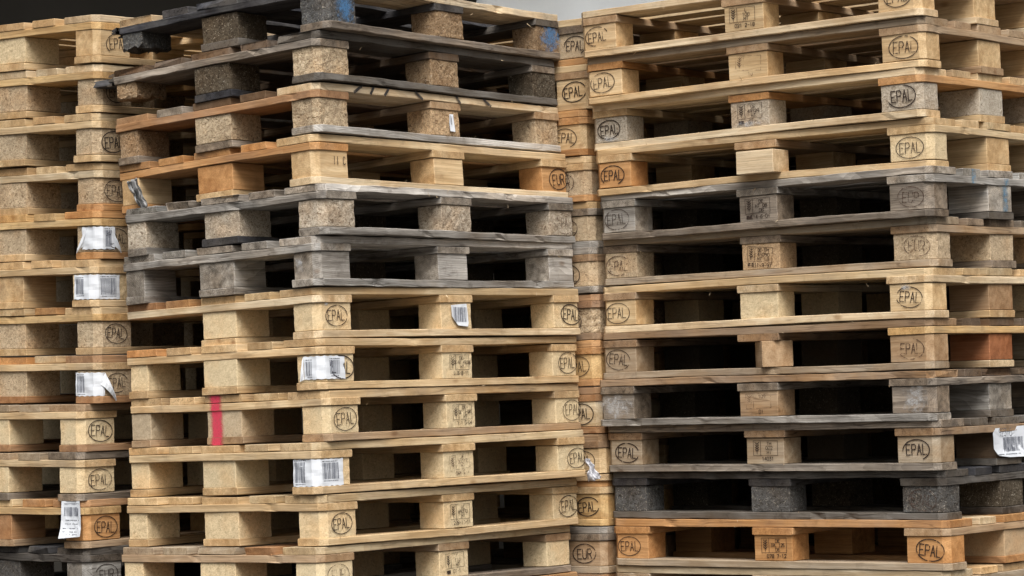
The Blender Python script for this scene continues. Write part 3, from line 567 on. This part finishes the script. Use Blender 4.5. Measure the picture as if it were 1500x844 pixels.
# pink stripe on the left end of the ninth centre pallet
e=PAL_OBJ['B',8]; pv=[];pf=[];puv=[]
for (x,z0,z1) in ((-604,123,144),(-604.5,100.5,121),(-600.5,22.5,99.5),(-604,0,21.5)):
    k=len(pv)
    for (y,z) in ((56,z0),(0,z0),(0,z1),(56,z1)): pv.append((x*mm,y*mm,z*mm)); puv.append(((56-y)/56,.5))
    pf.append((k,k+1,k+2,k+3))
link('spray_stripe',mesh('stripe',pv,pf,None,puv),M_PINK,e)
# black marker strokes on the third centre pallet's top board edge
k=Ink()
for x0,sl in ((-415,16),(-350,7),(-283,9),(-130,-14),(60,-8),(205,-16)): k.line([(x0-sl,-9),(x0+sl,9)],9)
link('marker_strokes',k.mesh(),M_BLACKMARK,PAL_OBJ['B',2],(0,-.4035,.133))
# pencilled characters on the fourth centre pallet's corner block
k=Ink(); k.text('II C',30,10,22,8,2.6,6); b=blk('B',3,72,50); link('faded_stamp',k.mesh(),M_PART,b,(0,-.0495,0))
# blue streaks on the board ends of the fifth right pallet
def end_patch(pal,y,z,w,h,mat,x=604.):
    me=mesh('patch',[(x*mm,(y-w/2)*mm,(z-h/2)*mm),(x*mm,(y+w/2)*mm,(z-h/2)*mm),(x*mm,(y+w/2)*mm,(z+h/2)*mm),(x*mm,(y-w/2)*mm,(z+h/2)*mm)],[(0,1,2,3)],None,[(0,.5),(1,.5),(1,.5),(0,.5)])
    link('paint_mark',me,mat,pal)
end_patch(PAL_OBJ['C',4],28,111,34,20,M_PALEBLUE,605); end_patch(PAL_OBJ['C',4],-165,122,30,42,M_PALEBLUE,606)
# flat labels
TORN=[(-.5,.42),(.44,.5),(.5,-.35),(.42,-.5),(-.12,-.46),(-.44,-.05)]
flat_label(blk('B',6,600,50),(8,-51,2),(0,.02,0),76,68,TORN,((-.34,.4,-.30,.34),),3.,False,seed=3)
flat_label(blk('B',2,600,50),(22,-51,0),(0,-.06,0),25,54,[(-.2,.5),(.5,.48),(.5,-.5),(-.5,-.46)],((-.1,.32,-.1,.42),),2.,False,seed=4)
flat_label(PAL_OBJ['A',10],(-611,-352,86),(0,.0,-math.pi/2),92,112,[(-.44,.5),(.42,.5),(.5,-.44),(-.5,-.5)],((-.34,.34,.10,.34),),10.,(-.02,-.12,-.24,-.33,-.4,.42),seed=5)
flat_label(blk('C',9,72,400),(74,-8,8),(0,.0,math.pi/2+0.45-.45),190,92,[(-.5,.3),(-.4,.46),(0,.48),(.5,.5),(.5,-.5),(0,-.49),(-.36,-.42),(-.48,-.2)],((-.15,.45,-.3,.16),),8.,(-.4,),script=('92310',-.08,.32,22),seed=6)
# torn plastic scraps
def scrap(name,label,loc,w,h,seed,mat,n=14,rot=(0,0,0),taper=.6,depth=18):
    rr=random.Random(seed); vs=[];fs=[]
    for i in range(n+1):
        for j in range(n+1):
            a=i/n-.5; b_=j/n-.5
            x=a*w*(1-taper*(.5+b_))+ 10*noise.noise(Vector((b_*3,seed,0))); z=b_*h+8*noise.noise(Vector((a*4,seed*2,b_*2)))
            y=depth*noise.noise(Vector((a*3.5,b_*3.5,seed)))+depth*.5*noise.noise(Vector((a*9,b_*9,seed)))
            vs.append((x*mm,y*mm,z*mm))
    for i in range(n):
        for j in range(n):
            a=i*(n+1)+j; fs.append((a,a+n+1,a+n+2,a+1))
    o=link(name,mesh(name,vs,fs),mat,None,loc,rot=rot,smooth=True)
    o['label']=label; o['category']='plastic scrap'
    md=o.modifiers.new('thickness','SOLIDIFY'); md.thickness=.0006
    return o
# camera basis
def cam_basis():
    p,r=PITCH,ROLL; f=Vector((0,math.cos(p),math.sin(p))); up=Vector((0,-math.sin(p),math.cos(p))); ri=Vector((1,0,0))
    return ri*math.cos(r)+up*math.sin(r), -ri*math.sin(r)+up*math.cos(r), f
ri,up,fw=cam_basis()
def at(px,py,d): return ri*((px-750)/F_PX*d)+up*((422-py)/F_PX*d)+fw*d
scrap('plastic_scrap','crumpled white plastic scrap sticking out between the centre and narrow rear stacks',at(866,688,9.15),42,72,5,M_PLAST,rot=(.1,-.35,.3),taper=.75)
scrap('plastic_strap','dirty torn grey plastic strip dangling between the left and centre stacks',at(202,284,8.84),26,90,9,M_GREYPL,rot=(.2,-.45,.2),taper=-.2,depth=30)
# wood splinters that stick out of edges belong to their pallets
spv=[];rs=random.Random(3)
def splinters(pal,n,row_old):
    vs=[];fs=[]
    for _ in range(n):
        x=rs.uniform(-560,560); z=rs.choice((22,100,144,144,122)); y=-402; L=rs.uniform(8,28 if row_old else 15); a=rs.uniform(-1,1); t=rs.uniform(.5,1.1)
        dx,dz=math.sin(a)*L,(rs.uniform(.2,.8))*L*rs.choice((1,1,-1)); k=len(vs)
        for p in ((x-t*1.6,y,z-1),(x+t*1.6,y,z-1),(x,y-t,z+1),(x+dx,y-rs.uniform(2,10),z+dz)): vs.append(tuple(c*mm for c in p))
        fs+=[(k,k+1,k+3),(k+1,k+2,k+3),(k+2,k,k+3)]
    o=link('splinters',mesh('splinters',vs,fs),M_WOOD,pal); o.color=(*lin(PAL['NW']),.1); o['kind']='stuff'
for s in 'BC':
    for i in range(12): splinters(PAL_OBJ[s,i],rs.randint(2,6),SPEC[s][i].get('old'))
def shards(pal,x0,x1,z0,z1,n,seed,lmax,col):
    rr=random.Random(seed); vs=[];fs=[]
    for _ in range(n):
        x=rr.uniform(x0,x1); z=rr.uniform(z0,z1); w=rr.uniform(6,20); h=rr.uniform(3,8); L=rr.uniform(.3,1)*lmax; k=len(vs)
        for q in ((x-w,385,z-h),(x+w,385,z-h),(x+w,385,z+h),(x-w,385,z+h),(x-w*.3,398+L,z-h*.5),(x+w*.25,396+L*.8,z-h*.4),(x+w*.2,397+L*.7,z+h*.5),(x-w*.3,399+L*.9,z+h*.4)): vs.append(tuple(c*mm for c in q))
        fs+=[(k,k+1,k+5,k+4),(k+1,k+2,k+6,k+5),(k+2,k+3,k+7,k+6),(k+3,k,k+4,k+7),(k+4,k+5,k+6,k+7)]
    o=link('splintered_end',mesh('shards',vs,fs),M_OLD,pal); o.color=(*lin(PAL[col]),.9)
shards(PAL_OBJ['B',0],-598,-470,92,120,9,1,34,'K'); shards(PAL_OBJ['B',1],-598,-480,100,120,9,2,26,'DG'); shards(PAL_OBJ['B',1],-590,-500,124,140,5,4,40,'DB')
bb=board_mesh(120,80,20,1.6,(0,0,0,0),1,(22,22)); o=link('broken_board',bb,M_OLD,PAL_OBJ['B',1],(-.545,.42,.112),math.pi/2+.12); o.color=(*lin(PAL['K']),.9)
# ------------------------------------------------------------ surroundings
GZ=-.722
def flat(name,pts,mat,**props):
    o=link(name,mesh(name,pts,[tuple(range(len(pts)))]),mat)
    for k_,v_ in props.items(): o[k_]=v_
    return o
M_GROUND=plain('yard_asphalt',(66,64,62),.9,.35,6.,.003,60.)
flat('ground',[(-60,-20,GZ),(60,-20,GZ),(60,120,GZ),(-60,120,GZ)],M_GROUND,kind='structure')
def box(name,x0,x1,y0,y1,z0,z1,mat,parent=None):
    v=[(x,y,z) for x in (x0,x1) for y in (y0,y1) for z in (z0,z1)]
    return link(name,mesh(name,v,[(0,1,3,2),(4,6,7,5),(0,4,5,1),(2,3,7,6),(0,2,6,4),(1,5,7,3)]),mat,parent)
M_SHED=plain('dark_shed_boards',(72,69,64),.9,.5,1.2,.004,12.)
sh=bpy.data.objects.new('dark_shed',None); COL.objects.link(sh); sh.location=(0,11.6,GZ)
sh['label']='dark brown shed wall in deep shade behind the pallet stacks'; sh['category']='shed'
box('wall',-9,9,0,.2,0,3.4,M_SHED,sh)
box('roof',-9.3,9.3,-2.2,.3,3.402,3.55,M_SHED,sh); box('side_wall',-9.2,-9.002,-1.7,.2,0,3.4,M_SHED,sh); box('side_wall',9.002,9.2,-1.7,.2,0,3.4,M_SHED,sh)  # unseen roof and sides, added to cut sun and sky light from behind
# pale tarpaulin over a heap behind the centre stack
M_TARP=plain('pale_tarpaulin',(236,243,250),.55,.10,3.,.004,9.)
def tarp():
    vs=[];fs=[]; nx,nz=40,24
    for i in range(nx+1):
        for j in range(nz+1):
            a=i/nx; b_=j/nz; x=-.02+a*1.9; z=1.27+b_*1.2
            y=10.75+.2*b_+.07*noise.noise(Vector((a*5,b_*5,3)))+.03*noise.noise(Vector((a*14,b_*10,1)))+.35*abs(a-.5)**2
            vs.append((x+.28*(b_-.4)*(1-a),y,z))
    for i in range(nx):
        for j in range(nz):
            k=i*(nz+1)+j; fs.append((k,k+nz+1,k+nz+2,k+1))
    o=link('tarpaulin',mesh('tarpaulin',vs,fs),M_TARP,smooth=True); o['label']='pale grey tarpaulin hanging behind the gap between the centre and right stacks'; o['category']='tarpaulin'
    md=o.modifiers.new('thickness','SOLIDIFY'); md.thickness=.003
tarp()
# ------------------------------------------------------------ camera
cam=bpy.data.cameras.new('camera'); co=bpy.data.objects.new('camera',cam); COL.objects.link(co)
cam.sensor_width=36; cam.lens=F_PX/1500*36; cam.clip_start=.1; cam.clip_end=500
co.matrix_world=Matrix(((ri.x,up.x,-fw.x,0),(ri.y,up.y,-fw.y,0),(ri.z,up.z,-fw.z,0),(0,0,0,1)))
sc.camera=co
# ------------------------------------------------------------ light: overcast daylight from in front
w=bpy.data.worlds.new('World'); sc.world=w; w.use_nodes=True; nt=w.node_tree; nt.nodes.clear()
el,az=math.radians(54),math.radians(174)
sky=nt.nodes.new('ShaderNodeTexSky'); sky.sky_type='NISHITA'; sky.sun_disc=False; sky.sun_elevation=el; sky.sun_rotation=az; sky.dust_density=6; sky.air_density=1.5; sky.ozone_density=1
hs=nt.nodes.new('ShaderNodeHueSaturation'); hs.inputs['Saturation'].default_value=.35
bg=nt.nodes.new('ShaderNodeBackground'); bg.inputs[1].default_value=.052
ou=nt.nodes.new('ShaderNodeOutputWorld'); nt.links.new(sky.outputs[0],hs.inputs['Color']); nt.links.new(hs.outputs[0],bg.inputs[0]); nt.links.new(bg.outputs[0],ou.inputs[0])
sl=bpy.data.lights.new('sun','SUN'); sl.energy=1.5; sl.angle=math.radians(38); sl.color=(1,.97,.93); so=bpy.data.objects.new('sun',sl); COL.objects.link(so)
d=Vector((math.sin(az)*math.cos(el),math.cos(az)*math.cos(el),math.sin(el))) # towards the sun
so.rotation_euler=d.to_track_quat('Z','Y').to_euler()
sc.view_settings.view_transform='Standard'; sc.view_settings.look='None'; sc.view_settings.exposure=EXPO; sc.view_settings.gamma=1
sc.cycles.max_bounces=6; sc.cycles.diffuse_bounces=2; sc.cycles.transparent_max_bounces=12
